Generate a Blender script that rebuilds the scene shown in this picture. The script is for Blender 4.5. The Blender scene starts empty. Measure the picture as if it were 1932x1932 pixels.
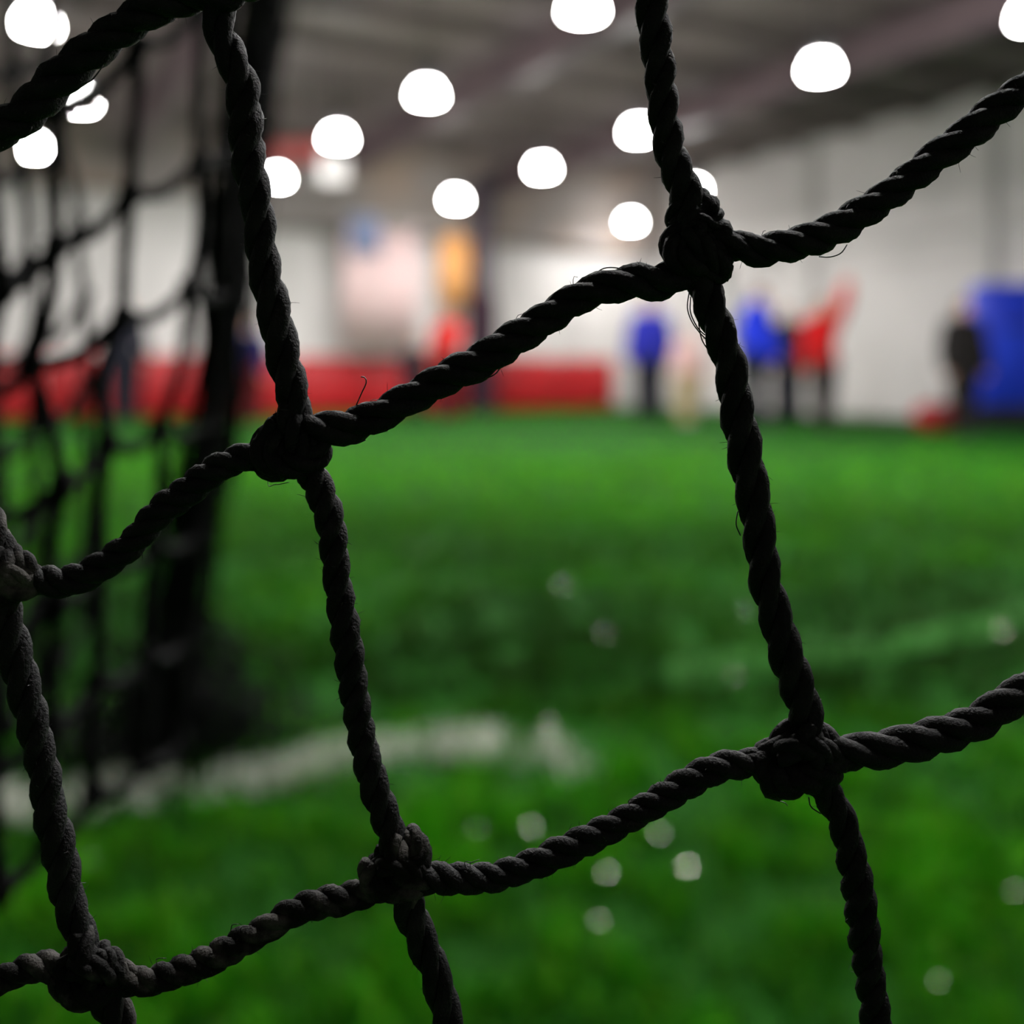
import bpy, bmesh, math, random
import numpy as np
from mathutils import Vector, Matrix

random.seed(7)
rng = np.random.default_rng(11)
scene = bpy.context.scene
C = scene.collection

# ------------------------------------------------------------------ camera
F = 1935.0            # focal length in pixels of the 1932 px frame
HZ = 705.0            # horizon row
H0 = 0.65             # camera height
DN = 0.100            # distance of the knotted net
cam_d = bpy.data.cameras.new('camera')
cam_d.sensor_width = 36.0
cam_d.lens = 36.0 * F / 1932.0
cam_d.shift_y = -(966.0 - HZ) / 1932.0
cam_d.clip_start = 0.01
cam_d.clip_end = 200
cam_d.dof.use_dof = True
cam_d.dof.focus_distance = DN
cam_d.dof.aperture_fstop = 11.4
cam = bpy.data.objects.new('camera', cam_d)
cam.location = (0, 0, H0)
cam.rotation_euler = (math.pi / 2, 0, 0)
C.objects.link(cam)
scene.camera = cam

# ------------------------------------------------------------------ world, exposure
w = bpy.data.worlds.new('world'); scene.world = w
w.use_nodes = True
w.node_tree.nodes['Background'].inputs[0].default_value = (0.02, 0.021, 0.023, 1)
w.node_tree.nodes['Background'].inputs[1].default_value = 1.0
scene.view_settings.view_transform = 'Standard'
scene.view_settings.look = 'None'
scene.view_settings.exposure = 1.35
scene.view_settings.gamma = 1.0
scene.view_settings.use_curve_mapping = False
scene.cycles.use_denoising = True
scene.cycles.sample_clamp_indirect = 4.0
scene.cycles.use_adaptive_sampling = True
scene.cycles.adaptive_threshold = 0.025
scene.cycles.adaptive_min_samples = 28
scene.cycles.use_light_tree = False
scene.cycles.max_bounces = 4
scene.cycles.diffuse_bounces = 3
scene.cycles.glossy_bounces = 2
scene.cycles.transmission_bounces = 2
LAMP_STRENGTH = 225.0
FILL_STRENGTH = 48.0

# ------------------------------------------------------------------ helpers
def P(x, y, D):
    """photo ray (x, y) met at distance D -> world point"""
    return Vector(((x - 966.0) / F * D, D, H0 - (y - HZ) / F * D))

def G(x, y):
    """point on the ground seen at (x, y)"""
    D = H0 * F / (y - HZ)
    return Vector(((x - 966.0) / F * D, D, 0.0))

ANG = math.atan2(0.472, 0.881)          # the hall is turned against the view
VX = Vector((0.881, 0.472, 0)); UX = Vector((-0.472, 0.881, 0))
def hall(v, u, z=0.0):
    p = VX * v + UX * u
    return Vector((p.x, p.y, z))

def lin(c):
    c = c / 255.0
    return c / 12.92 if c <= 0.04045 else ((c + 0.055) / 1.055) ** 2.4
def rgb(r, g, b): return (lin(r), lin(g), lin(b), 1.0)

def mat(name, col, rough=0.6, spec=0.4, metal=0.0, noise=None, bump=None, sheen=0.0, coat=0.0):
    """noise=(scale, other colour, lo, hi); bump=(scale, strength, distance)"""
    m = bpy.data.materials.new(name); m.use_nodes = True
    nt = m.node_tree; b = nt.nodes['Principled BSDF']
    b.inputs['Base Color'].default_value = col
    b.inputs['Roughness'].default_value = rough
    b.inputs['Specular IOR Level'].default_value = spec
    b.inputs['Metallic'].default_value = metal
    b.inputs['Sheen Weight'].default_value = sheen
    b.inputs['Coat Weight'].default_value = coat
    tc = nt.nodes.new('ShaderNodeTexCoord')
    if noise:
        n = nt.nodes.new('ShaderNodeTexNoise'); n.inputs['Scale'].default_value = noise[0]
        n.inputs['Detail'].default_value = 4
        r = nt.nodes.new('ShaderNodeMapRange')
        r.inputs['From Min'].default_value = noise[2]; r.inputs['From Max'].default_value = noise[3]
        mx = nt.nodes.new('ShaderNodeMix'); mx.data_type = 'RGBA'
        mx.inputs['A'].default_value = col; mx.inputs['B'].default_value = noise[1]
        nt.links.new(tc.outputs['Object'], n.inputs['Vector'])
        nt.links.new(n.outputs['Fac'], r.inputs['Value'])
        nt.links.new(r.outputs['Result'], mx.inputs['Factor'])
        nt.links.new(mx.outputs['Result'], b.inputs['Base Color'])
    if bump:
        n2 = nt.nodes.new('ShaderNodeTexNoise'); n2.inputs['Scale'].default_value = bump[0]
        n2.inputs['Detail'].default_value = 3
        bp = nt.nodes.new('ShaderNodeBump'); bp.inputs['Strength'].default_value = bump[1]
        bp.inputs['Distance'].default_value = bump[2]
        nt.links.new(tc.outputs['Object'], n2.inputs['Vector'])
        nt.links.new(n2.outputs['Fac'], bp.inputs['Height'])
        nt.links.new(bp.outputs['Normal'], b.inputs['Normal'])
    return m

def emit(name, col, strength):
    m = bpy.data.materials.new(name); m.use_nodes = True
    nt = m.node_tree
    for n in list(nt.nodes):
        if n.type != 'OUTPUT_MATERIAL': nt.nodes.remove(n)
    e = nt.nodes.new('ShaderNodeEmission')
    e.inputs[0].default_value = col; e.inputs[1].default_value = strength
    nt.links.new(e.outputs[0], nt.nodes['Material Output'].inputs['Surface'])
    return m

def tag(o, label=None, cat=None, group=None, kind=None):
    if label: o['label'] = label
    if cat: o['category'] = cat
    if group: o['group'] = group
    if kind: o['kind'] = kind
    return o

def empty(name, loc, rz=0.0):
    o = bpy.data.objects.new(name, None)
    o.empty_display_size = 0.05
    o.location = loc; o.rotation_euler = (0, 0, rz)
    C.objects.link(o)
    return o

def link(name, me, m, parent=None, world=False):
    """world=True: the mesh is in world coordinates; keep it there under the parent"""
    o = bpy.data.objects.new(name, me)
    if m is not None and not me.materials: me.materials.append(m)
    C.objects.link(o)
    if parent is not None:
        o.parent = parent
        if world:
            mw = Matrix.Translation(parent.location) @ parent.rotation_euler.to_matrix().to_4x4()
            o.matrix_parent_inverse = mw.inverted()
    return o

class MB:
    """collects shapes into one mesh"""
    def __init__(s): s.v = []; s.f = []
    def add(s, vs, fs):
        n = len(s.v); s.v.extend([tuple(q) for q in vs]); s.f.extend([tuple(i + n for i in f) for f in fs])
        return s
    def box(s, c, d, bev=0.0):
        x, y, z = c; a, b, e = d[0] / 2, d[1] / 2, d[2] / 2
        if bev <= 0:
            vs = [(x + i * a, y + j * b, z + k * e) for k in (-1, 1) for j in (-1, 1) for i in (-1, 1)]
            return s.add(vs, [(0, 2, 3, 1), (4, 5, 7, 6), (0, 1, 5, 4), (2, 6, 7, 3), (0, 4, 6, 2), (1, 3, 7, 5)])
        bm = bmesh.new(); bmesh.ops.create_cube(bm, size=1)
        for q in bm.verts: q.co = Vector((x + q.co.x * d[0], y + q.co.y * d[1], z + q.co.z * d[2]))
        bmesh.ops.bevel(bm, geom=bm.edges[:], offset=bev, segments=2, affect='EDGES', profile=0.5)
        bm.verts.index_update()
        s.add([q.co[:] for q in bm.verts], [[q.index for q in f.verts] for f in bm.faces]); bm.free()
        return s
    def lathe(s, prof, c=(0, 0, 0), n=24):
        vs = []; fs = []
        for r, z in prof:
            for i in range(n):
                a = 2 * math.pi * i / n
                vs.append((c[0] + r * math.cos(a), c[1] + r * math.sin(a), c[2] + z))
        for k in range(len(prof) - 1):
            for i in range(n):
                j = (i + 1) % n
                fs.append((k * n + i, k * n + j, (k + 1) * n + j, (k + 1) * n + i))
        return s.add(vs, fs)
    def capsule(s, p0, r0, p1, r1, n=12, m=4):
        p0 = Vector(p0); p1 = Vector(p1); d = p1 - p0
        t = d.normalized() if d.length > 1e-6 else Vector((0, 0, 1))
        a = t.orthogonal().normalized(); b = t.cross(a)
        rings = []
        for i in range(1, m + 1):
            th = math.pi / 2 * i / m
            rings.append((p0 - t * (r0 * math.cos(th)), r0 * math.sin(th)))
        for i in range(m):
            th = math.pi / 2 * (1 - i / m)
            rings.append((p1 + t * (r1 * math.cos(th)), r1 * math.sin(th)))
        vs = [p0 - t * r0]; fs = []
        for c, r in rings:
            for i in range(n):
                q = 2 * math.pi * i / n
                vs.append(c + (a * math.cos(q) + b * math.sin(q)) * r)
        vs.append(p1 + t * r1)
        for i in range(n): fs.append((0, 1 + (i + 1) % n, 1 + i))
        for k in range(len(rings) - 1):
            for i in range(n):
                j = (i + 1) % n
                fs.append((1 + k * n + i, 1 + k * n + j, 1 + (k + 1) * n + j, 1 + (k + 1) * n + i))
        e = len(vs) - 1; o = 1 + (len(rings) - 1) * n
        for i in range(n): fs.append((e, o + i, o + (i + 1) % n))
        return s.add(vs, fs)
    def ellipsoid(s, c, r, n=20, m=12):
        c = Vector(c); vs = []; fs = []
        for k in range(m + 1):
            th = math.pi * k / m
            for i in range(n):
                a = 2 * math.pi * i / n
                vs.append((c.x + r[0] * math.sin(th) * math.cos(a), c.y + r[1] * math.sin(th) * math.sin(a), c.z - r[2] * math.cos(th)))
        for k in range(m):
            for i in range(n):
                j = (i + 1) % n
                fs.append((k * n + i, k * n + j, (k + 1) * n + j, (k + 1) * n + i))
        return s.add(vs, fs)
    def mesh(s, name, smooth=False):
        me = bpy.data.meshes.new(name); me.from_pydata(s.v, [], s.f); me.update()
        if smooth: me.polygons.foreach_set('use_smooth', [True] * len(me.polygons))
        return me
    def build(s, name, m, parent=None, smooth=False, world=False):
        return link(name, s.mesh(name, smooth), m, parent, world)

# ---- rope geometry
def spline(pts, step):
    """Catmull-Rom through pts, resampled about every step"""
    p = np.array([list(q) for q in pts], float)
    if len(p) == 2:
        n = max(2, int(np.linalg.norm(p[1] - p[0]) / step))
        t = np.linspace(0, 1, n + 1)[:, None]
        return p[0] * (1 - t) + p[1] * t
    a = np.vstack([2 * p[0] - p[1], p, 2 * p[-1] - p[-2]])
    out = []
    for i in range(1, len(a) - 2):
        t = np.linspace(0, 1, 24, endpoint=False)[:, None]
        p0, p1, p2, p3 = a[i - 1], a[i], a[i + 1], a[i + 2]
        out.append(0.5 * ((2 * p1) + (-p0 + p2) * t + (2 * p0 - 5 * p1 + 4 * p2 - p3) * t ** 2 + (-p0 + 3 * p1 - 3 * p2 + p3) * t ** 3))
    q = np.vstack(out + [a[-2][None]])
    d = np.r_[0, np.cumsum(np.linalg.norm(np.diff(q, axis=0), axis=1))]
    n = max(3, int(d[-1] / step))
    s = np.linspace(0, d[-1], n + 1)
    return np.stack([np.interp(s, d, q[:, k]) for k in range(3)], 1)

def frames(q, ref=(0, 1, 0)):
    t = np.gradient(q, axis=0); t /= np.linalg.norm(t, axis=1)[:, None] + 1e-12
    r = np.array(ref, float)
    if abs(np.dot(r, t[0])) > 0.95: r = np.array((0, 0, 1.0))
    n = np.zeros_like(q)
    v = r - t[0] * np.dot(r, t[0]); n[0] = v / np.linalg.norm(v)
    for i in range(1, len(q)):
        v = n[i - 1] - t[i] * np.dot(n[i - 1], t[i]); n[i] = v / np.linalg.norm(v)
    return t, n, np.cross(t, n)

def tube(c, r, sides, mb, seg_noise=None):
    """tube along polyline c (k,3) with radius array r (k,)"""
    t, n, b = frames(c)
    a = np.linspace(0, 2 * math.pi, sides, endpoint=False)
    k = len(c)
    rr = r[:, None] * np.ones((k, sides)) if seg_noise is None else r[:, None] * seg_noise
    v = c[:, None, :] + rr[..., None] * (np.cos(a)[None, :, None] * n[:, None, :] + np.sin(a)[None, :, None] * b[:, None, :])
    base = len(mb.v)
    mb.v.extend(map(tuple, v.reshape(-1, 3)))
    for i in range(k - 1):
        for j in range(sides):
            j2 = (j + 1) % sides
            mb.f.append((base + i * sides + j, base + i * sides + j2, base + (i + 1) * sides + j2, base + (i + 1) * sides + j))
    mb.f.append(tuple(base + j for j in range(sides - 1, -1, -1)))
    mb.f.append(tuple(base + (k - 1) * sides + j for j in range(sides)))

def rope(mb, pts, R, pitch, strands=3, sides=9, step=None, phase=None, taper=None, rough=0.05):
    """a laid rope: strands twisted round the path"""
    step = step or R * 0.27
    q = spline(pts, step)
    t, n, b = frames(q)
    s = np.r_[0, np.cumsum(np.linalg.norm(np.diff(q, axis=0), axis=1))]
    ph0 = rng.uniform(0, 6.28) if phase is None else phase
    wob = 1 + 0.10 * np.sin(s / pitch * 2.1 + rng.uniform(0, 6)) + 0.05 * np.sin(s / pitch * 5.3 + rng.uniform(0, 6))
    rs = R * (1 + 0.045 * np.sin(s / pitch * 3.3 + rng.uniform(0, 6)))
    if taper is not None: rs = rs * np.interp(s / s[-1], taper[0], taper[1])
    for k in range(strands):
        ph = ph0 + 2 * math.pi * k / strands + 2 * math.pi * np.cumsum(np.r_[0, np.diff(s)] / wob) / pitch
        off = rs * 0.485
        c = q + off[:, None] * (np.cos(ph)[:, None] * n + np.sin(ph)[:, None] * b)
        r = rs * 0.525 * (1 + rough * rng.standard_normal(len(s)) * 0.35)
        aa = np.linspace(0, 2 * math.pi, sides, endpoint=False)
        ridge = 1 + rough * np.cos((6 if sides > 12 else 4) * (aa[None, :] + s[:, None] / pitch * 5.5) + .6 * np.sin(s[:, None] / pitch * 17))
        tube(c, r, sides, mb, ridge)

# ------------------------------------------------------------------ materials
M = {}
M['rope'] = mat('black_twine', (0.0065, 0.0067, 0.0075, 1), 0.66, 0.25, noise=(420, (0.020, 0.0195, 0.0195, 1), 0.45, 0.75), bump=(3800, 0.8, 0.00025), sheen=0.0)
M['rope_dusty'] = mat('dusty_twine', (0.008, 0.0077, 0.0072, 1), 0.75, 0.2, noise=(260, (0.10, 0.093, 0.085, 1), 0.5, 0.68), bump=(3800, 0.8, 0.00025))
M['fibre'] = mat('twine_fibre', (0.02, 0.02, 0.02, 1), 0.4, 0.5)
M['fold'] = mat('black_net_twine', (0.003, 0.0034, 0.004, 1), 0.75, 0.12, noise=(90, (0.006, 0.006, 0.0065, 1), 0.4, 0.7))
M['steel_dark'] = mat('painted_dark_steel', rgb(104, 96, 93), 0.5, 0.4, noise=(3, rgb(118, 108, 103), 0.35, 0.7))
M['housing'] = mat('lamp_housing', rgb(150, 150, 152), 0.35, 0.5, metal=0.6, noise=(20, rgb(130, 130, 132), 0.4, 0.6))
M['cable'] = mat('cable_black', rgb(30, 30, 32), 0.6, 0.3, noise=(60, rgb(40, 40, 42), 0.4, 0.6))
M['lens'] = emit('lamp_lens', (1.0, 0.985, 0.965, 1), LAMP_STRENGTH)
M['collar_glow'] = emit('added_glow', (1.0, 0.985, 0.965, 1), FILL_STRENGTH)  # added fill glow round each lamp
M['wall'] = mat('white_wall_panel', rgb(206, 201, 199), 0.55, 0.3, noise=(1.3, rgb(192, 188, 186), 0.35, 0.75), bump=(9, 0.12, 0.01))
M['post'] = mat('grey_post', rgb(190, 187, 184), 0.5, 0.4, noise=(4, rgb(180, 177, 174), 0.4, 0.7))
M['bulk'] = mat('grey_bulkhead', rgb(138, 130, 127), 0.6, 0.3, noise=(1.1, rgb(152, 132, 118), 0.4, 0.7))
M['red_pad'] = mat('red_vinyl_pad', rgb(178, 26, 32), 0.45, 0.4, noise=(2.5, rgb(158, 20, 27), 0.4, 0.7), bump=(6, 0.15, 0.01))
M['ceil'] = mat('metal_deck', rgb(134, 122, 120), 0.6, 0.3, noise=(0.55, rgb(108, 95, 96), 0.38, 0.68))

# ================================================================== THE HALL
V0, V1, U0, U1, ZC = -8.0, 11.9, -5.0, 16.2, 4.38

# ---- floor: rubber infill and short pile, with random darker patches
def turf_floor_material():
    m = bpy.data.materials.new('turf_ground'); m.use_nodes = True
    nt = m.node_tree; b = nt.nodes['Principled BSDF']; L = nt.links
    tc = nt.nodes.new('ShaderNodeTexCoord')
    def noise(sc, det, lo, hi):
        n = nt.nodes.new('ShaderNodeTexNoise'); n.inputs['Scale'].default_value = sc; n.inputs['Detail'].default_value = det
        r = nt.nodes.new('ShaderNodeMapRange'); r.inputs['From Min'].default_value = lo; r.inputs['From Max'].default_value = hi
        L.new(tc.outputs['Object'], n.inputs['Vector']); L.new(n.outputs['Fac'], r.inputs['Value'])
        return r.outputs['Result']
    def mix(f, a, c):
        x = nt.nodes.new('ShaderNodeMix'); x.data_type = 'RGBA'
        if isinstance(f, float): x.inputs['Factor'].default_value = f
        else: L.new(f, x.inputs['Factor'])
        for s, val in (('A', a), ('B', c)):
            if isinstance(val, tuple): x.inputs[s].default_value = val
            else: L.new(val, x.inputs[s])
        return x.outputs['Result']
    green = mix(noise(60, 3, 0.35, 0.65), (0.007, 0.064, 0.002, 1), (0.012, 0.094, 0.004, 1))
    patch = mix(noise(0.9, 3, 0.42, 0.68), green, (0.008, 0.048, 0.003, 1))
    fine = mix(noise(240, 2, 0.56, 0.72), patch, (0.012, 0.030, 0.009, 1))
    L.new(fine, b.inputs['Base Color'])
    b.inputs['Roughness'].default_value = 0.85
    b.inputs['Specular IOR Level'].default_value = 0.05
    n = nt.nodes.new('ShaderNodeTexNoise'); n.inputs['Scale'].default_value = 130
    bp = nt.nodes.new('ShaderNodeBump'); bp.inputs['Strength'].default_value = 0.7; bp.inputs['Distance'].default_value = 0.01
    L.new(tc.outputs['Object'], n.inputs['Vector']); L.new(n.outputs['Fac'], bp.inputs['Height']); L.new(bp.outputs['Normal'], b.inputs['Normal'])
    return m
M['turf'] = turf_floor_material()
fl = MB().box(((V0 + V1) / 2, (U0 + U1) / 2, -0.05), (V1 - V0 + 0.6, U1 - U0 + 0.6, 0.1)).build('floor', M['turf'])
fl.rotation_euler.z = ANG
tag(fl, 'green artificial turf covering the whole hall floor', None, kind='structure')

# ---- ceiling: ribbed metal deck on purlins and beams
cm = MB()
uu = np.arange(U0 - 0.3, U1 + 0.31, 0.15)
prof = []
for i, u in enumerate(uu):
    z = ZC + (0.0 if i % 2 else 0.06)
    prof.append((u, z)); prof.append((u + 0.10, z))
vs = [(V0 - 0.3, u, z) for u, z in prof] + [(V1 + 0.3, u, z) for u, z in prof]
k = len(prof)
cm.add(vs, [(i, k + i, k + i + 1, i + 1) for i in range(k - 1)])
cm.box(((V0 + V1) / 2, (U0 + U1) / 2, ZC + 0.16), (V1 - V0 + 0.6, U1 - U0 + 0.6, 0.1))
ce = cm.build('ceiling', M['ceil']); ce.rotation_euler.z = ANG
tag(ce, 'dark ribbed metal deck ceiling of the hall', None, kind='structure')
pm = MB()
pm.box((0, 0, 0), (V1 - V0, 0.012, 0.13)); pm.box((0, 0, 0.065), (V1 - V0, 0.09, 0.012)); pm.box((0, 0, -0.065), (V1 - V0, 0.09, 0.012))
pmesh = pm.mesh('purlin')
for u in np.arange(2.5, U1, 1.22):
    o = link('purlin', pmesh, M['steel_dark'], ce); o.location = ((V0 + V1) / 2, u, ZC - 0.075)
M['beam'] = mat('plum_primer_beam', rgb(86, 72, 76), 0.5, 0.3, noise=(2, rgb(100, 84, 86), 0.4, 0.7))
bmb = MB()
Lb = U1 - U0
bmb.box((0, 0, 0), (0.02, Lb, 0.40)); bmb.box((0, 0, 0.2), (0.2, Lb, 0.025)); bmb.box((0, 0, -0.2), (0.2, Lb, 0.025))
bmesh_ = bmb.mesh('beam')
for v in (-6.0, -3.3, -0.6, 2.1, 5.2, 8.1):
    o = link('beam', bmesh_, M['beam'], ce); o.location = (v, (U0 + U1) / 2, ZC - 0.44)

# ---- walls
def wall(name, label, c, d):
    o = MB().box(c, d).build(name, M['wall']); o.rotation_euler.z = ANG
    return tag(o, label, None, kind='structure')
wf = wall('wall_far', 'white panelled far end wall of the hall', ((V0 + V1) / 2, U1 + 0.1, ZC / 2), (V1 - V0, 0.2, ZC))
wr = wall('wall_right', 'white panelled long wall on the right', (V1 + 0.1, (U0 + U1) / 2, ZC / 2), (0.2, U1 - U0 + 0.4, ZC))
wl = wall('wall_left', 'white long wall on the left, out of view', (V0 - 0.1, (U0 + U1) / 2, ZC / 2), (0.2, U1 - U0 + 0.4, ZC))
wb = wall('wall_back', 'white end wall behind the viewer', ((V0 + V1) / 2, U0 - 0.1, ZC / 2), (V1 - V0, 0.2, ZC))
# panels of the right wall between posts, two courses
pu = [2.5, 5.7, 8.85, 12.05, 15.2]
for a, b_ in zip([-0.9] + pu, pu + [16.15]):
    if b_ - a < 0.4: continue
    for z0, z1 in ((0.05, 2.2), (2.26, 4.33)):
        MB().box((V1 - 0.03, (a + b_) / 2, (z0 + z1) / 2), (0.06, b_ - a - 0.10, z1 - z0), 0.012).build('wall_panel', M['wall'], wr)
for u in pu:
    pb = MB(); pb.box((V1 - 0.10, u, ZC / 2), (0.14, 0.20, ZC - 0.02), 0.01); pb.box((V1 - 0.08, u, 0.06), (0.24, 0.34, 0.1), 0.01)
    pb.build('wall_post', M['post'], wr)
tr = MB()
tube(np.array([[V1 - 0.11, u, 2.6] for u in np.linspace(0, 16, 40)]), np.full(40, 0.035), 8, tr)
for u in np.arange(1, 14.8, 1.5): tr.box((V1 - 0.085, u, 2.6), (0.06, 0.05, 0.12))
tr.build('conduit', M['post'], wr, smooth=True)
# far wall: grey bulkhead above, white panels below
for i, v in enumerate(np.arange(V0, V1 - 1.1, 2.0)):
    z1 = 2.96 if v > 3.6 else 3.35
    MB().box((v + 1.0, U1 - 0.03, (0.05 + z1) / 2), (1.94, 0.06, z1 - 0.05), 0.012).build('wall_panel', M['wall'], wf)
MB().box(((3.7 + V1) / 2, U1 - 0.22, (2.96 + ZC) / 2), (V1 - 3.7, 0.44, ZC - 2.96), 0.02).build('bulkhead', M['bulk'], wf)
MB().box(((V0 + 3.7) / 2, U1 - 0.16, (3.35 + ZC) / 2), (3.7 - V0, 0.32, ZC - 3.35), 0.02).build('bulkhead', M['bulk'], wf)

# ---- red wall pads along the far wall
pad_me = None
PADL = ['red wall pad at the far left, beyond the net fold'] + ['red wall pad number %s from the left along the far wall' % w_ for w_ in ('two', 'three', 'four', 'five', 'six', 'seven', 'eight')] + ['red wall pad at the right end of the row, by the blue-topped person']
pads = [.4 + 1.22 * k_ for k_ in range(9)]
for i, v in enumerate(pads):
    if pad_me is None:
        pb = MB(); pb.box((0, 0, 0.45), (1.19, 0.10, 0.84), 0.03)
        pad_me = pb.mesh('wall_pad', True)
        tb = MB(); tb.box((0, 0.03, 0.905), (1.15, 0.03, 0.05), 0.006); tab_me = tb.mesh('fixing_strip')
    e = empty('wall_pad', hall(v, U1 - 0.13, 0.0), ANG)
    link('cushion', pad_me, M['red_pad'], e); link('fixing_strip', tab_me, M['red_pad'], e)
    tag(e, PADL[i], 'wall pad', 'red pads along the far wall')

# ================================================================== LAMPS
ZL = 3.3
def lamp_xy(x, y):
    D = (ZL - H0) * F / (HZ - y)
    return ((x - 966.0) / F * D, D)
lamps = [
    (lamp_xy(1100, 22), 'round high-bay lamp at the top edge, left of the taut upright cord'),
    (lamp_xy(1548, 135), 'round high-bay lamp nearest the white right wall'),
    (lamp_xy(1948, 38), 'round high-bay lamp cut by the right edge of the picture'),
    (lamp_xy(805, 183), 'round high-bay lamp high over the middle of the hall'),
    (lamp_xy(1205, 253), 'round high-bay lamp half hidden by the taut upright cord'),
    (lamp_xy(637, 265), 'round high-bay lamp above the pale hanging heater box'),
    (lamp_xy(1023, 322), 'round high-bay lamp between two others in the middle row'),
    (lamp_xy(522, 340), 'round high-bay lamp just under the red hanging banner'),
    (lamp_xy(860, 380), 'round high-bay lamp over the orange banner on the far wall'),
    (lamp_xy(1190, 422), 'round high-bay lamp lowest in view, beside the large knot'),
    (lamp_xy(1309, 361), 'round high-bay lamp hidden behind the large upper knot'),
    (lamp_xy(70, 50), 'round high-bay lamp in the top left corner'),
    (lamp_xy(150, 196), 'round high-bay lamp peeping under the top left cord'),
    (lamp_xy(62, 283), 'round high-bay lamp low on the left, behind the net fold'),
    ((1.71, 5.29), 'round high-bay lamp above the picture, next before the topmost one'),
    ((3.95, 6.75), 'round high-bay lamp above the picture by the right wall'),
    ((-1.73, 6.04), 'round high-bay lamp above the picture over the net fold'),
    ((-0.54, 3.83), 'round high-bay lamp above the picture over the white line'),
    ((0.65, 1.62), 'round high-bay lamp overhead, just in front of the viewer'),
    ((2.90, 3.08), 'round high-bay lamp above the picture over the near turf on the right'),
]
hm = MB().lathe([(0.0, 0.30), (0.05, 0.30), (0.06, 0.22), (0.085, 0.20), (0.095, 0.10), (0.0, 0.10)], n=24).mesh('housing', True)
lm = MB().lathe([(0.112, -0.010), (0.0, -0.011)], n=16).mesh('lens')
sm_ = MB().lathe([(0.085, 0.10), (0.115, 0.05), (0.128, -0.008), (0.112, -0.009)], n=16).mesh('added_glow_collar', True)  # glowing collar added to light the ceiling and upper walls
fm = MB()
for i in range(16):
    a = 2 * math.pi * i / 16
    fm.add([(math.cos(a) * r_ - math.sin(a) * t_, math.sin(a) * r_ + math.cos(a) * t_, z_) for r_, t_, z_ in
            ((0.06, -0.003, 0.26), (0.10, -0.003, 0.24), (0.11, -0.003, 0.12), (0.06, -0.003, 0.12), (0.06, 0.003, 0.26), (0.10, 0.003, 0.24), (0.11, 0.003, 0.12), (0.06, 0.003, 0.12))],
           [(0, 1, 2, 3), (7, 6, 5, 4), (0, 4, 5, 1), (1, 5, 6, 2)])
fm = fm.mesh('cooling_fins')
rodm = MB()
tube(np.array([[0, 0, 0.33], [0, 0, 0.55], [0, 0, 1.05]]), np.full(3, 0.008), 6, rodm)
rodm.box((0, 0, 1.04), (0.1, 0.1, 0.03), 0.005)
tube(np.array([[0.03 * math.cos(a), 0, 0.325 + 0.03 * math.sin(a)] for a in np.linspace(0, 6.28, 14)]), np.full(14, 0.006), 5, rodm)
rodm = rodm.mesh('hanger')
for (x, y), lab in lamps:
    e = empty('high_bay_lamp', (x, y, ZL)); e.rotation_euler.z = ANG
    link('housing', hm, M['housing'], e); link('lens', lm, M['lens'], e); link('added_glow_collar', sm_, M['collar_glow'], e)
    link('cooling_fins', fm, M['housing'], e); link('hanger', rodm, M['cable'], e)
    tag(e, lab, 'lamp', 'high-bay lamps under the ceiling')

# ================================================================== TURF PILE
def vnoise(x, y, seed):
    r = np.random.default_rng(seed); n = 64; g = r.random((n, n))
    xi = np.floor(x).astype(int); yi = np.floor(y).astype(int); fx = x - xi; fy = y - yi
    fx = fx * fx * (3 - 2 * fx); fy = fy * fy * (3 - 2 * fy)
    a = g[xi % n, yi % n]; b = g[(xi + 1) % n, yi % n]; c = g[xi % n, (yi + 1) % n]; d = g[(xi + 1) % n, (yi + 1) % n]
    return (a * (1 - fx) + b * fx) * (1 - fy) + (c * (1 - fx) + d * fx) * fy

def blade_mesh(name, x, y, h, wd, col, lean):
    n = len(x)
    az = rng.uniform(0, 2 * math.pi, n); la = rng.uniform(0, 2 * math.pi, n)
    dx, dy = np.cos(az), np.sin(az); lx, ly = np.cos(la) * lean, np.sin(la) * lean
    V = np.zeros((n, 5, 3))
    V[:, 0] = np.stack([x - dx * wd, y - dy * wd, 0 * x], 1)
    V[:, 1] = np.stack([x + dx * wd, y + dy * wd, 0 * x], 1)
    V[:, 2] = np.stack([x - dx * wd * .9 + lx * h * .35, y - dy * wd * .9 + ly * h * .35, h * .6], 1)
    V[:, 3] = np.stack([x + dx * wd * .9 + lx * h * .35, y + dy * wd * .9 + ly * h * .35, h * .6], 1)
    V[:, 4] = np.stack([x + lx * h, y + ly * h, h * np.sqrt(np.clip(1 - lean ** 2 * .6, .1, 1))], 1)
    base = np.arange(n)[:, None] * 5
    T = np.concatenate([base + np.array([[0, 1, 3]]), base + np.array([[0, 3, 2]]), base + np.array([[2, 3, 4]])], 0)
    me = bpy.data.meshes.new(name)
    me.vertices.add(n * 5); me.vertices.foreach_set('co', V.reshape(-1))
    me.loops.add(len(T) * 3); me.loops.foreach_set('vertex_index', T.reshape(-1))
    me.polygons.add(len(T)); me.polygons.foreach_set('loop_start', np.arange(len(T)) * 3)
    me.polygons.foreach_set('loop_total', np.full(len(T), 3)) if False else None
    me.update(calc_edges=True)
    at = me.color_attributes.new('fibre_colour', 'FLOAT_COLOR', 'POINT')
    at.data.foreach_set('color', np.repeat(np.c_[col, np.ones(n)][:, None, :], 5, 1).reshape(-1))
    return me

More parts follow.
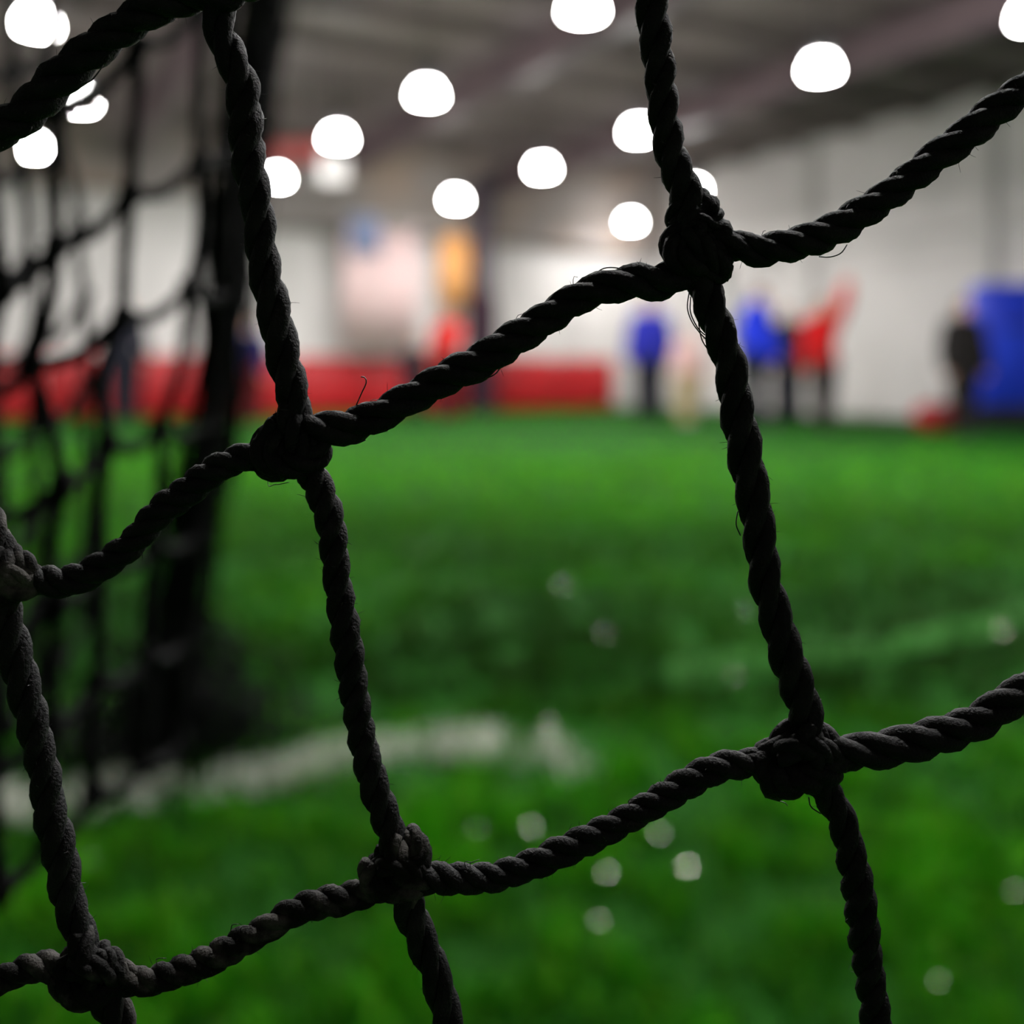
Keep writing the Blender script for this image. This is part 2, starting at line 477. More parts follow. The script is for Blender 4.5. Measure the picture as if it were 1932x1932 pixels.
def blade_material(name, rough, spec):
    m = bpy.data.materials.new(name); m.use_nodes = True
    nt = m.node_tree; b = nt.nodes['Principled BSDF']
    a = nt.nodes.new('ShaderNodeAttribute'); a.attribute_name = 'fibre_colour'
    nt.links.new(a.outputs['Color'], b.inputs['Base Color'])
    b.inputs['Roughness'].default_value = rough; b.inputs['Specular IOR Level'].default_value = spec
    b.inputs['Transmission Weight'].default_value = 0.0
    return m
M['blade'] = blade_material('turf_fibre', 0.55, 0.10)
M['line'] = blade_material('white_turf_fibre', 0.6, 0.25)

# inlaid lines (ground polylines with half width and fill)
line1 = [G(*p) for p in ((-420, 1592), (0, 1540), (300, 1508), (480, 1482), (620, 1456), (760, 1434), (900, 1424), (1000, 1432), (1075, 1452))]
line2 = [G(*p) for p in ((1285, 1292), (1400, 1272), (1560, 1256), (1700, 1236), (1860, 1196), (2000, 1160), (2300, 1100))]
def dist_line(x, y, pl):
    best = np.full(len(x), 9e9)
    for a, b in zip(pl[:-1], pl[1:]):
        dx, dy = b.x - a.x, b.y - a.y
        t = np.clip(((x - a.x) * dx + (y - a.y) * dy) / (dx * dx + dy * dy), 0, 1)
        best = np.minimum(best, np.hypot(x - a.x - t * dx, y - a.y - t * dy))
    return best

def scatter(D0, D1, dens, wd):
    area_x = 0.62 * D1 + 0.35
    n = int(dens * (D1 - D0) * 2 * area_x)
    x = rng.uniform(-area_x, area_x, n); y = rng.uniform(D0, D1, n)
    k = np.abs(x) < 0.60 * y + 0.30
    x, y = x[k], y[k]
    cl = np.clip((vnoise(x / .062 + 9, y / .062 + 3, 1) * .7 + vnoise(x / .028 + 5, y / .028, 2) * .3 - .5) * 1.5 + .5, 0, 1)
    big = vnoise(x / .55 + 2, y / .40, 3)
    k = rng.random(len(x)) < np.clip((cl - .18) * 2.2, .08, 1)
    return x[k], y[k], cl[k], big[k], np.full(k.sum(), wd)
parts = [scatter(0.80, 1.5, 26000, .0013), scatter(1.5, 2.6, 14000, .0018), scatter(2.6, 5.0, 4200, .0034), scatter(5.0, 9.0, 1500, .006)]
X, Y, CL, BG, WD = [np.concatenate(q) for q in zip(*parts)]
k = rng.random(len(X)) < np.clip((9.0 - Y) / 4.0 + (vnoise(X / .7, Y / .6, 21) - .5), 0, 1)
X, Y, CL, BG, WD = X[k], Y[k], CL[k], BG[k], WD[k]
d1 = dist_line(X, Y, line1); d2 = dist_line(X, Y, line2)
wear = vnoise(X / .09 + 4, Y / .07 + 8, 6) * .6 + vnoise(X / .03, Y / .03, 7) * .4
in1 = (d1 < .055) & (rng.random(len(X)) < np.clip(.62 + 1.0 * wear, 0, 1))
in2 = (d2 < .055) & (rng.random(len(X)) < np.clip(wear * 1.3 - .05, 0, .9))
white = in1 | in2
n = len(X)
hgt = (.020 + .020 * CL) * rng.uniform(.75, 1.2, n)
tone = rng.random(n)
col = np.where((tone < .62)[:, None], np.array([[.045, .270, .004]]), np.array([[.100, .300, .010]]))
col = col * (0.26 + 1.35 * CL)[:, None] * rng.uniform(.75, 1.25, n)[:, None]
# dimmer light over the middle turf, painted patchily into the fibre colour
turf_shade = np.clip((Y - 1.78) / .25, 0, 1) * np.clip((6.5 - Y) / 3.5, 0, 1) * np.clip(1.95 - 1.9 * BG, .0, 1)
col = col * (1 - .80 * turf_shade)[:, None] + np.array([[.010, .014, .009]]) * (.5 * turf_shade)[:, None]
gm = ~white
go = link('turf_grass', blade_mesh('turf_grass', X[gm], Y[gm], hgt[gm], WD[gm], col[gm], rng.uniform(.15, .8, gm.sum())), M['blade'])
tag(go, 'short green artificial grass fibres of the pitch', 'turf', kind='stuff')
for sel, nm, lab, base in ((in1, 'pitch_line', 'worn white line running across the turf in the lower left', .92), (in2 & ~in1, 'pitch_line', 'faint pale line on the turf at the lower right', .55)):
    k = sel.sum()
    c = np.array([[base, base * 1.03, base * .92]]) * rng.uniform(.6, 1.1, k)[:, None] * (.6 + .7 * wear[sel])[:, None]
    if base < .6: c = c * np.array([[.30, .90, .24]])
    lo = link(nm, blade_mesh(nm, X[sel], Y[sel], hgt[sel] * 1.35, WD[sel] * 1.2, c, rng.uniform(.2, .8, k)), M['line'])
    tag(lo, lab, 'pitch line', kind='stuff')

# glossy grains added for the glints, each tilted to mirror a lamp
M['glint'] = mat('glint_flake', rgb(205, 205, 180), 0.27, 0.8, metal=0.75, noise=(300, rgb(170, 180, 150), 0.4, 0.6))
gb = MB()
flakes = [(1297, 1635, 3.3), (1003, 1560, 3.4), (1245, 1572, 2.9), (1145, 1645, 2.4), (1130, 1737, 2.2), (172, 1620, 2.6), (915, 1400, 2.4),
          (1770, 1850, 1.7), (1915, 1680, 2.0), (1060, 1105, 2.6), (1140, 1195, 2.8), (1385, 1275, 3.0), (1890, 1190, 3.2), (1035, 1365, 2.4), (900, 1560, 1.5), (1400, 1150, 2.0)]
for i, (gx, gy, sz) in enumerate(flakes):
    g = G(gx, gy) * ((H0 - .044) / H0); g.z = .044
    lx, ly = lamps[(0, 1, 3)[i % 3]][0]
    a = (Vector((lx, ly, ZL)) - g).normalized(); c = (Vector((0, 0, H0)) - g).normalized()
    nrm = (a + c).normalized(); t1 = nrm.orthogonal().normalized(); t2 = nrm.cross(t1)
    s_ = sz * .0016
    ring = [g + (t1 * math.cos(q) + t2 * math.sin(q)) * s_ for q in np.linspace(0, 6.283, 8, endpoint=False)]
    low = [q - nrm * s_ * .8 for q in ring]
    gb.add(ring + low, [tuple(range(8)), tuple(range(15, 7, -1))] + [(k, 8 + k, 8 + (k + 1) % 8, (k + 1) % 8) for k in range(8)])
tag(gb.build('glint_flakes', M['glint']), 'tiny added mirror grains glinting in the turf', 'infill', kind='stuff')  # mirror flakes added for the glints, not real infill

# ================================================================== PEOPLE
def remesh(mb, name, voxel):
    me = mb.mesh(name)
    o = bpy.data.objects.new('tmp_' + name, me); C.objects.link(o)
    md = o.modifiers.new('r', 'REMESH'); md.mode = 'VOXEL'; md.voxel_size = voxel
    sm = o.modifiers.new('s', 'SMOOTH'); sm.factor = .5; sm.iterations = 3
    dg = bpy.context.evaluated_depsgraph_get()
    out = bpy.data.meshes.new_from_object(o.evaluated_get(dg)); out.name = name
    bpy.data.objects.remove(o); bpy.data.meshes.remove(me)
    out.polygons.foreach_set('use_smooth', [True] * len(out.polygons))
    return out

SKIN = [mat('skin_light', rgb(205, 158, 135), .5, .4, noise=(14, rgb(190, 140, 118), .4, .7)), mat('skin_mid', rgb(160, 112, 88), .5, .4, noise=(14, rgb(146, 100, 78), .4, .7))]
M['eye'] = mat('eye_dark', rgb(35, 28, 24), .2, .6, noise=(90, rgb(45, 36, 30), .4, .6))
M['lip'] = mat('lip', rgb(150, 84, 80), .45, .4, noise=(60, rgb(140, 76, 72), .4, .6))
def person(label, px, fy, H, top, legs, hair, shoe, yaw=0.0, lean=0.0, arms=((-.15, .1), (.15, .1)), stride=0.06, skin=0, sleeves=True, crouch=0.0, bulk=0.028):
    """a figure standing on the ground seen at (px, fy); arms: per side (forward swing of upper arm, elbow bend)"""
    base = G(px, fy)
    root = empty('person', base, yaw)
    hip_z = (.53 - .20 * crouch) * H
    hips = [Vector((s * .058 * H, 0, hip_z)) for s in (-1, 1)]
    ank = [Vector((s * .050 * H, s * stride * .6 * H, .042 * H)) for s in (-1, 1)]
    knee = []
    for h_, a_ in zip(hips, ank):
        mid = (h_ + a_) / 2; half = (h_ - a_).length / 2; L = .245 * H
        knee.append(mid + Vector((0, -math.sqrt(max(L * L - half * half, 1e-5)), 0)))
    ln = Vector((0, -math.sin(lean + crouch * .5), math.cos(lean + crouch * .5)))
    pel = Vector((0, 0, hip_z + .02 * H))
    waist = pel + ln * .09 * H; chest = pel + ln * .20 * H; sh = pel + ln * .275 * H; neck = pel + ln * .325 * H
    hd = neck + ln * .075 * H + Vector((0, -.012 * H, 0))
    shs = [sh + Vector((s * .112 * H, 0, -.008 * H)) for s in (-1, 1)]
    arm = []
    for i, s in enumerate((-1, 1)):
        sw, be = arms[i]
        d1_ = Vector((s * .22, -math.sin(sw), -math.cos(sw))).normalized(); el = shs[i] + d1_ * .172 * H
        d2_ = Vector((s * .02, -math.sin(sw + be), -math.cos(sw + be))).normalized(); wr_ = el + d2_ * .148 * H
        arm.append((shs[i], el, wr_, d2_))
    B = MB()
    B.capsule(pel - Vector((.03 * H, 0, 0)), .062 * H, pel + Vector((.03 * H, 0, 0)), .062 * H)
    B.capsule(pel, .075 * H, waist, .066 * H); B.capsule(waist, .066 * H, chest, .076 * H)
    B.capsule(chest - Vector((.035 * H, 0, 0)), .062 * H, chest + Vector((.035 * H, 0, 0)), .062 * H)
    B.capsule(shs[0] * .85 + sh * .15, .04 * H, shs[1] * .85 + sh * .15, .04 * H)
    B.capsule(sh, .034 * H, neck + ln * .03 * H, .031 * H)
    B.ellipsoid(hd + ln * .012 * H, (.046 * H, .056 * H, .060 * H)); B.ellipsoid(hd + Vector((0, -.014 * H, -.022 * H)), (.034 * H, .040 * H, .040 * H))
    B.capsule(hd + Vector((0, -.056 * H, .004 * H)), .006 * H, hd + Vector((0, -.063 * H, -.012 * H)), .009 * H)
    for s in (-1, 1):
        B.capsule(hd + Vector((s * .046 * H, .004 * H, .010 * H)), .008 * H, hd + Vector((s * .045 * H, 0, -.014 * H)), .006 * H)
    for i, s in enumerate((-1, 1)):
        a0, el, wr_, dd = arm[i]
        B.capsule(a0, .034 * H, el, .025 * H); B.capsule(el, .026 * H, wr_, .017 * H)
        fwd = Vector((0, -1, 0)); fwd = (fwd - dd * fwd.dot(dd)).normalized(); side = dd.cross(fwd)
        palm = wr_ + dd * .040 * H
        for o_ in (-.014, 0, .014): B.capsule(wr_ + dd * .008 * H, .013 * H, palm + fwd * o_ * H, .011 * H)
        for o_, l_ in ((-.021, .036), (-.007, .044), (.007, .047), (.021, .040)):
            q0 = palm + fwd * o_ * H; q1 = q0 + dd * l_ * .5 * H - side * s * .002 * H; q2 = q1 + (dd - side * s * .45).normalized() * l_ * .5 * H
            B.capsule(q0, .0062 * H, q1, .0058 * H, 8, 3); B.capsule(q1, .0058 * H, q2, .005 * H, 8, 3)
        q0 = wr_ + dd * .012 * H + fwd * .012 * H; q1 = q0 + (dd * .6 + fwd * .8).normalized() * .028 * H; q2 = q1 + (dd + fwd * .2).normalized() * .024 * H
        B.capsule(q0, .0085 * H, q1, .007 * H, 8, 3); B.capsule(q1, .007 * H, q2, .0058 * H, 8, 3)
        B.capsule(hips[i], .058 * H, knee[i], .037 * H); B.capsule(knee[i], .036 * H, ank[i], .022 * H)
        B.capsule(ank[i] + Vector((0, .02 * H, -.012 * H)), .022 * H, ank[i] + Vector((0, -.085 * H, -.022 * H)), .018 * H)
    link('body', remesh(B, 'body', .0095), SKIN[skin], root)
    T = MB(); e = bulk
    T.capsule(pel - Vector((.032 * H, 0, -.01 * H)), .070 * H, pel + Vector((.032 * H, 0, .01 * H)), .070 * H)
    T.capsule(pel, .080 * H + e, waist, .072 * H + e); T.capsule(waist, .072 * H + e, chest, .080 * H + e)
    T.capsule(chest - Vector((.036 * H, 0, 0)), .064 * H + e, chest + Vector((.036 * H, 0, 0)), .064 * H + e)
    T.capsule(shs[0] * .85 + sh * .15, .040 * H + e, shs[1] * .85 + sh * .15, .040 * H + e); T.capsule(sh, .036 * H + e, sh + ln * .025 * H, .034 * H + e)
    for a0, el, wr_, dd in arm:
        T.capsule(a0, .036 * H + e, el, .028 * H + e)
        if sleeves: T.capsule(el, .029 * H + e, el + (wr_ - el) * .94, .020 * H + e)
    link('top', remesh(T, 'top', .015), top, root)
    Q = MB(); e = .046
    Q.capsule(pel - Vector((.03 * H, 0, .01 * H)), .068 * H + .008, pel + Vector((.03 * H, 0, -.01 * H)), .068 * H + .008)
    for i in (0, 1):
        Q.capsule(hips[i], .060 * H + e, knee[i], .041 * H + e); Q.capsule(knee[i], .040 * H + e, ank[i] + Vector((0, 0, .012 * H)), .030 * H + e)
    link('trousers', remesh(Q, 'trousers', .015), legs, root)
    for i in (0, 1):
        S = MB()
        S.capsule(ank[i] + Vector((0, .022 * H, -.010 * H)), .030 * H, ank[i] + Vector((0, -.085 * H, -.018 * H)), .024 * H)
        S.box((ank[i].x, ank[i].y - .03 * H, .011), (.056 * H, .165 * H, .022), .008)
        link('shoe', remesh(S, 'shoe', .010), shoe, root)
    Hh = MB()
    Hh.ellipsoid(hd + ln * .024 * H + Vector((0, .012 * H, 0)), (.051 * H, .056 * H, .056 * H)); Hh.ellipsoid(hd + Vector((0, .030 * H, -.012 * H)), (.046 * H, .036 * H, .052 * H))
    link('hair', remesh(Hh, 'hair', .010), hair, root)
    E = MB()
    for s in (-1, 1): E.ellipsoid(hd + Vector((s * .017 * H, -.048 * H, .006 * H)), (.0075 * H, .0075 * H, .0055 * H), 10, 6)
    E.build('eyes', M['eye'], root, True)
    MB().ellipsoid(hd + Vector((0, -.050 * H, -.032 * H)), (.014 * H, .007 * H, .004 * H), 10, 6).build('mouth', M['lip'], root, True)
    tag(root, label, 'person')
    return root

def cloth(name, c, c2=None): return mat(name, c, .8, .2, noise=(7, c2 or tuple(x * .75 for x in c[:3]) + (1,), .4, .7), bump=(45, .3, .01))
K_red = cloth('red_jersey', rgb(205, 24, 26)); K_blue = cloth('royal_blue_fabric', rgb(24, 48, 200)); K_navy = cloth('navy_fabric', rgb(36, 34, 92))
K_ink = cloth('ink_fabric', rgb(28, 28, 40)); K_black = cloth('black_fabric', rgb(30, 26, 26)); K_char = cloth('charcoal_fabric', rgb(48, 42, 42))
K_pink = cloth('pale_pink_fabric', rgb(232, 190, 184)); K_khaki = cloth('khaki_fabric', rgb(178, 158, 112)); K_maroon = cloth('maroon_fabric', rgb(96, 22, 28))
K_cobalt = cloth('deep_blue_fabric', rgb(40, 44, 160))
HB = mat('dark_hair', rgb(38, 28, 24), .5, .4, noise=(40, rgb(52, 38, 30), .4, .7)); HL = mat('brown_hair', rgb(96, 66, 44), .5, .4, noise=(40, rgb(80, 54, 36), .4, .7))
S_b = mat('black_shoe', rgb(28, 26, 28), .5, .4, noise=(20, rgb(40, 36, 38), .4, .6)); S_w = mat('pale_shoe', rgb(190, 186, 178), .5, .4, noise=(20, rgb(170, 166, 160), .4, .6))

person('person in a red top with one arm raised by the white right wall', 1552, 809, 1.50, K_red, K_char, HL, S_b, yaw=.5, arms=((-.1, .15), (2.75, .15)), stride=.05, bulk=.045)
person('person in a deep blue top and dark trousers at the end of the red pads', 1226, 791, 1.70, K_cobalt, K_ink, HB, S_b, yaw=-.4, arms=((.1, .2), (-.1, .2)), bulk=.05)
person('child in a pale pink top and khaki trousers left of the net cord', 1297, 796, 1.22, K_pink, K_khaki, HL, S_w, yaw=.2, arms=((.2, .5), (.1, .4)))
person('person in a bright royal blue top right of the net cord', 1424, 806, 1.66, K_blue, K_ink, HB, S_b, yaw=1.1, lean=.06, arms=((.3, .3), (.2, .3)), bulk=.085)
person('person all in ink-dark clothes between blue and red tops', 1487, 798, 1.5, K_ink, K_ink, HB, S_b, yaw=-.8, arms=((.1, .3), (.2, .4)), bulk=.05)
person('person in black standing against the blue mat', 1816, 820, 1.40, K_black, K_black, HB, S_b, yaw=.3, arms=((.0, .15), (.1, .15)), bulk=.05)
person('person in a red top and dark trousers before the orange banner', 846, 791, 1.58, K_red, K_maroon, HB, S_b, yaw=-.6, arms=((.1, .3), (.6, .8)))
person('child in dark clothes beside the pale pink banner', 782, 790, 1.15, K_ink, K_ink, HB, S_b, yaw=.4, arms=((.3, .7), (.2, .5)))
person('person in dark clothes behind the net fold on the left', 236, 797, 1.6, K_ink, K_ink, HB, S_b, yaw=.3, arms=((.0, .3), (.2, .3)))
person('person in dark clothes right behind the gathered net bundle', 474, 797, 1.35, K_navy, K_maroon, HB, S_b, yaw=-.2, arms=((.2, .5), (.0, .3)))

# ================================================================== THINGS IN THE HALL
def far_at(px, off=0.12):
    """v coordinate on the far wall seen at column px"""
    dx = (px - 966.0) / F
    D = (U1 - off) / (UX.x * dx + UX.y)
    return (VX.x * dx + VX.y) * D, D
def banner(label, x0, x1, y0, y1, m, m2=None):
    v0, Da = far_at(x0); v1, Db = far_at(x1); D = (Da + Db) / 2
    z1 = H0 + (HZ - y0) / F * D; z0 = H0 + (HZ - y1) / F * D
    e = empty('banner', hall((v0 + v1) / 2, U1 - .42, z0), ANG)
    wd, ht = v1 - v0, z1 - z0
    b = MB(); nx = 14
    vs = []; fs = []
    for sgn in (0, 1):
        for k_ in range(2):
            for i in range(nx + 1):
                t = i / nx
                vs.append((-wd / 2 + wd * t, .02 * math.sin(t * 11) + .012 * sgn, k_ * ht))
    n1 = nx + 1
    for i in range(nx):
        fs += [(i, i + 1, n1 + i + 1, n1 + i), (2 * n1 + i + 1, 2 * n1 + i, 3 * n1 + i, 3 * n1 + i + 1), (n1 + i, n1 + i + 1, 3 * n1 + i + 1, 3 * n1 + i), (i + 1, i, 2 * n1 + i, 2 * n1 + i + 1)]
    b.add(vs, fs); b.build('cloth', m, e, True)
    r = MB(); r2 = MB(); tube(np.array([[-wd / 2 - .05, .005, ht], [0, .005, ht], [wd / 2 + .05, .005, ht]]), np.full(3, .022), 8, r)
    tube(np.array([[-wd / 2, .005, 0], [0, .005, 0], [wd / 2, .005, 0]]), np.full(3, .018), 8, r2)
    r.box((-wd / 2, .2, ht), (.03, .40, .03)); r.box((wd / 2, .2, ht), (.03, .40, .03))
    r.build('hanging_rod', M['post'], e); r2.build('weight_rod', M['post'], e)
    if m2:
        MB().box((0, -.024, ht * .78), (wd * .5, .006, ht * .26)).build('printed_patch', m2, e)
    tag(e, label, 'banner')
    return e
B_pink = cloth('pale_pink_banner', rgb(205, 172, 171), rgb(196, 182, 178)); B_or = cloth('orange_banner', rgb(226, 158, 92), rgb(232, 178, 120)); B_bl = cloth('slate_blue_patch', rgb(120, 130, 160))
banner('wide pale pink banner hanging on the far wall', 636, 772, 426, 668, B_pink)
banner('narrow slate blue banner left of the pale pink one', 626, 682, 420, 492, B_bl).location -= UX * .55
banner('narrow orange banner hanging on the far wall', 818, 880, 436, 586, B_or)
# dark steel column before the far wall
v, D = far_at(906, .7)
e = empty('steel_column', hall(v, U1 - .75, 0), ANG)
M['col'] = mat('slate_painted_steel', rgb(62, 56, 68), .5, .4, noise=(3, rgb(80, 62, 62), .4, .7))
cb = MB(); cb.box((0, 0, 2.0), (.02, .26, 3.92)); cb.box((0, .13, 1.95), (.30, .025, 3.82)); cb.box((0, -.13, 1.95), (.30, .025, 3.82)); cb.build('shaft', M['col'], e)
MB().box((0, 0, .02), (.42, .42, .04), .005).build('base_plate', M['col'], e)
MB().box((0, 0, 3.86), (.40, .40, .04), .005).build('cap_plate', M['col'], e)
MB().box((0, 0, 1.0), (.40, .38, 1.9), .03).build('padding', cloth('dark_plum_pad', rgb(52, 30, 44)), e)
tag(e, 'slim dark steel column with padded foot before the far wall', 'column')
# red banner and white heater box under the ceiling
D = 9.9
p = P(545, 288, D)
e = empty('hanging_sign', (p.x, p.y, p.z), -.25)
M['redsign'] = mat('red_sign_face', rgb(176, 66, 60), .5, .4, noise=(3, rgb(160, 50, 48), .4, .7))
MB().box((0, 0, 0), (.62, .05, .22), .01).build('board', M['redsign'], e)
r = MB()
for s in (-1, 1): tube(np.array([[s * .26, 0, .12], [s * .26, 0, .6], [s * .26, 0, ZC - .05 - p.z]]), np.full(3, .006), 5, r)
r.build('cables', M['cable'], e)
tag(e, 'red board hanging under the ceiling on the left', 'sign')
D = 12.6
p = P(622, 322, D)
e = empty('unit_heater', (p.x, p.y, p.z), ANG)
M['white_metal'] = mat('white_enamel', rgb(128, 126, 126), .4, .4, noise=(5, rgb(118, 116, 116), .4, .7))
MB().box((0, 0, 0), (.38, .34, .40), .03).build('case', M['white_metal'], e)
for i in range(6): MB().box((0, -.178, -.14 + i * .055), (.32, .02, .035), .004).build('louvre', M['post'], e)
r = MB()
for a in (-1, 1):
    for b_ in (-1, 1): tube(np.array([[a * .16, b_ * .14, .19], [a * .16, b_ * .14, .6], [a * .16, b_ * .14, ZC - .02 - p.z]]), np.full(3, .008), 5, r)
r.build('hanger_rods', M['cable'], e)
tag(e, 'pale boxy unit heater hanging below a lamp', 'heater')
# blue folding mats on the right
g = G(1900, 812)
M['mat_blue'] = mat('blue_vinyl_mat', rgb(30, 62, 205), .45, .4, noise=(2.2, rgb(24, 48, 186), .4, .7), bump=(6, .15, .01))
M['mat_black'] = mat('black_vinyl', rgb(26, 28, 32), .5, .4, noise=(5, rgb(36, 38, 42), .4, .7))
e = empty('landing_mat', (g.x + .62, g.y + .1, 0), -.1)
for i in range(3):
    MB().box((-.62 + i * .625, 0, .98), (.615, .34, 1.42), .05).build('mat_panel', M['mat_blue'], e, True)
MB().box((0, 0, .13), (1.9, .5, .26), .03).build('base', M['mat_black'], e)
for i in (-1, 1): MB().box((i * .5, -.178, 1.2), (.30, .02, .05), .008).build('handle_strap', M['mat_black'], e)
tag(e, 'tall blue folded landing mat on a black base at the right edge', 'mat')
# red bag, balls, leaning pole
g = G(1772, 813)
e = empty('sports_bag', g, .3)
M['bag'] = mat('red_nylon', rgb(170, 40, 46), .6, .3, noise=(8, rgb(150, 30, 38), .4, .7), bump=(30, .3, .01))
bb = MB(); bb.capsule((-.17, 0, .16), .15, (.17, 0, .16), .15, 20, 6); bb.box((0, 0, .06), (.44, .24, .11), .03)
link('bag_body', remesh(bb, 'bag_body', .012), M['bag'], e)
h = MB(); tube(spline([(-.10, 0, .30), (-.07, 0, .38), (.07, 0, .38), (.10, 0, .30)], .01), np.full(len(spline([(-.10, 0, .30), (-.07, 0, .38), (.07, 0, .38), (.10, 0, .30)], .01)), .012), 6, h)
h.build('handles', M['mat_black'], e, True)
MB().box((0, 0, .305), (.36, .02, .012)).build('zip', M['mat_black'], e)
tag(e, 'red sports bag on the turf beside the person in black', 'bag')
def ball(label, x, y, r, m1, m2):
    g = G(x, y); e = empty('football', g)
    b = bmesh.new(); bmesh.ops.create_icosphere(b, subdivisions=3, radius=r)
    me = bpy.data.meshes.new('cover'); b.to_mesh(me); b.free()
    me.polygons.foreach_set('use_smooth', [True] * len(me.polygons))
    o = link('cover', me, m1, e); o.location.z = r
    bb = bmesh.new(); bmesh.ops.create_icosphere(bb, subdivisions=1, radius=1)
    ph = (1 + 5 ** .5) / 2
    q = MB()
    for d in [(0, a, b_ * ph) for a in (-1, 1) for b_ in (-1, 1)] + [(a, b_ * ph, 0) for a in (-1, 1) for b_ in (-1, 1)] + [(a * ph, 0, b_) for a in (-1, 1) for b_ in (-1, 1)]:
        d = Vector(d).normalized(); t1 = d.orthogonal().normalized(); t2 = d.cross(t1)
        ring = [(d + (t1 * math.cos(k) + t2 * math.sin(k)) * .33).normalized() * r * 1.006 for k in np.linspace(0, 6.283, 5, endpoint=False)]
        q.add([d * r * 1.012] + ring, [(0, 1 + i, 1 + (i + 1) % 5) for i in range(5)])
    bb.free()
    p_ = q.build('panels', m2, e); p_.location.z = r
    tag(e, label, 'ball')
ball('white football on the turf by the red-topped player', 850, 786, .15, mat('white_ball', rgb(225, 222, 215), .4, .4, noise=(9, rgb(210, 206, 200), .4, .7)), mat('ball_patch', rgb(120, 116, 110), .4, .4, noise=(9, rgb(104, 100, 96), .4, .7)))
a = G(1452, 800); b_ = P(1388, 500, a.y + .3); a = a + Vector((0, .8, 0)); b_ = b_ + Vector((0, .8, 0))
pb = MB(); e = empty('leaning_pole', a)
dv = Vector(b_) - a
tube(np.array([list(dv * t) for t in (0, .5, 1)]), np.full(3, .075), 10, pb)
pb.build('shaft', mat('grey_green_pole', rgb(104, 112, 106), .4, .4, noise=(6, rgb(92, 100, 94), .4, .7)), e, True)
cp = MB(); tube(np.array([list(dv * t) for t in (.97, .99, 1.02)]), np.full(3, .085), 10, cp); tube(np.array([list(dv * t) for t in (-.003, .01, .03)]), np.full(3, .085), 10, cp)
cp.build('end_caps', M['mat_black'], e, True)
tag(e, 'grey-green pole leaning behind the blue-topped person', 'pole')

# ================================================================== GATHERED NET (behind, left)
gath = empty('gathered_net', G(305, 1455))
tag(gath, 'thick dark bundle of gathered netting hanging down to a heap on the turf', 'net')
DB = G(305, 1455).y
path = [P(306, 1452, DB), P(318, 1330, DB), P(334, 1200, DB), P(368, 1000, DB), P(404, 780, DB), P(428, 560, DB), P(445, 360, DB), P(470, 170, DB), P(495, 0, DB), P(525, -250, DB), P(560, -700, DB), P(590, -1500, DB), P(600, -2600, DB), P(605, -3900, DB)]
path[-1].z = ZC - .1
axis = spline(path, .03)
s = np.linspace(0, 1, len(axis))
Sarc = np.r_[0, np.cumsum(np.linalg.norm(np.diff(axis, axis=0), axis=1))]
for i in range(84):
    a0 = rng.uniform(0, 6.28); rad = .042 * math.sqrt(rng.random()) + .002; tw = rng.uniform(.5, 1.4) * rng.choice((-1, 1))
    r_ = rad * (1 + .35 * np.sin(Sarc * rng.uniform(3, 8) + rng.uniform(0, 6)))
    ph = a0 + Sarc * tw * 2 + .5 * np.sin(Sarc * rng.uniform(4, 9))
    c = axis + np.stack([np.cos(ph) * r_, np.sin(ph) * r_, 0 * r_], 1)
    mb = MB(); tube(c, np.full(len(c), .0026), 5, mb)
    mb.build('cord', M['fold'], gath, True, world=True)
# the heap: loops of slack netting piled on the turf
hc = G(305, 1452)
for i in range(80):
    cx = hc.x + rng.normal(.03, .075); cy = hc.y + rng.uniform(-.05, .16); top = max(.04, .30 * math.exp(-((cx - hc.x - .04) / .13) ** 2) * rng.uniform(.35, 1.0))
    pts = []
    k = 9; a0 = rng.uniform(0, 6.28)
    for j in range(k):
        t = j / (k - 1)
        z = .008 + top * math.sin(math.pi * t) ** .8 * rng.uniform(.75, 1.0)
        rr_ = .02 + .075 * (1 - z / .34) * rng.uniform(.6, 1.1)
        pts.append((cx + math.cos(a0 + t * 4.5) * rr_ * 1.3, cy + math.sin(a0 + t * 4.5) * rr_, z))
    q = spline(pts, .012)
    mb = MB(); tube(q, np.full(len(q), .0028), 5, mb)
    mb.build('cord', M['fold'], gath, True, world=True)

# ================================================================== FOLD OF NETTING (left, out of focus)
fold = empty('net_fold', P(200, 1500, .36))
tag(fold, 'out-of-focus fold of black knotted netting on the left', 'net')
def fold_layer(cols, skip=(), R=.0016):
    """cols: columns of (x, y, D) nodes; neighbours in a column and across columns are tied"""
    W = [[P(*q) for q in c] for c in cols]
    for ci, c in enumerate(W):
        for k_ in range(len(c) - 1):
            a_, b_ = c[k_], c[k_ + 1]
            mid = (a_ + b_) / 2 + Vector((rng.normal(0, .001), rng.normal(0, .002), 0))
            mb = MB(); rope(mb, [a_, mid, b_], R, .0085, 3, 6, step=R * .7); mb.build('cord', M['fold'], fold, True, world=True)
        for k_ in range(len(c)):
            if ci + 1 < len(W) and k_ < len(W[ci + 1]) and (ci, k_) not in skip:
                a_, b_ = c[k_], W[ci + 1][k_]
                mid = (a_ + b_) / 2 - Vector((0, 0, (a_ - b_).length * .12))
                mb = MB(); rope(mb, [a_, mid, b_], R, .0085, 3, 6, step=R * .7); mb.build('cord', M['fold'], fold, True, world=True)
            kb = MB()
            for q_ in range(3):
                tl = rng.normal(0, .4)
                ring = [c[k_] + Vector((math.cos(t) * .0021, math.sin(t) * .0016 + tl * .001 * math.cos(t), (q_ - 1) * .0016 + math.sin(t) * .001)) for t in np.linspace(0, 6.283, 9)]
                rope(kb, ring, R * .9, .0085, 3, 6, step=R * .8)
            kb.build('knot', M['fold'], fold, True, world=True)
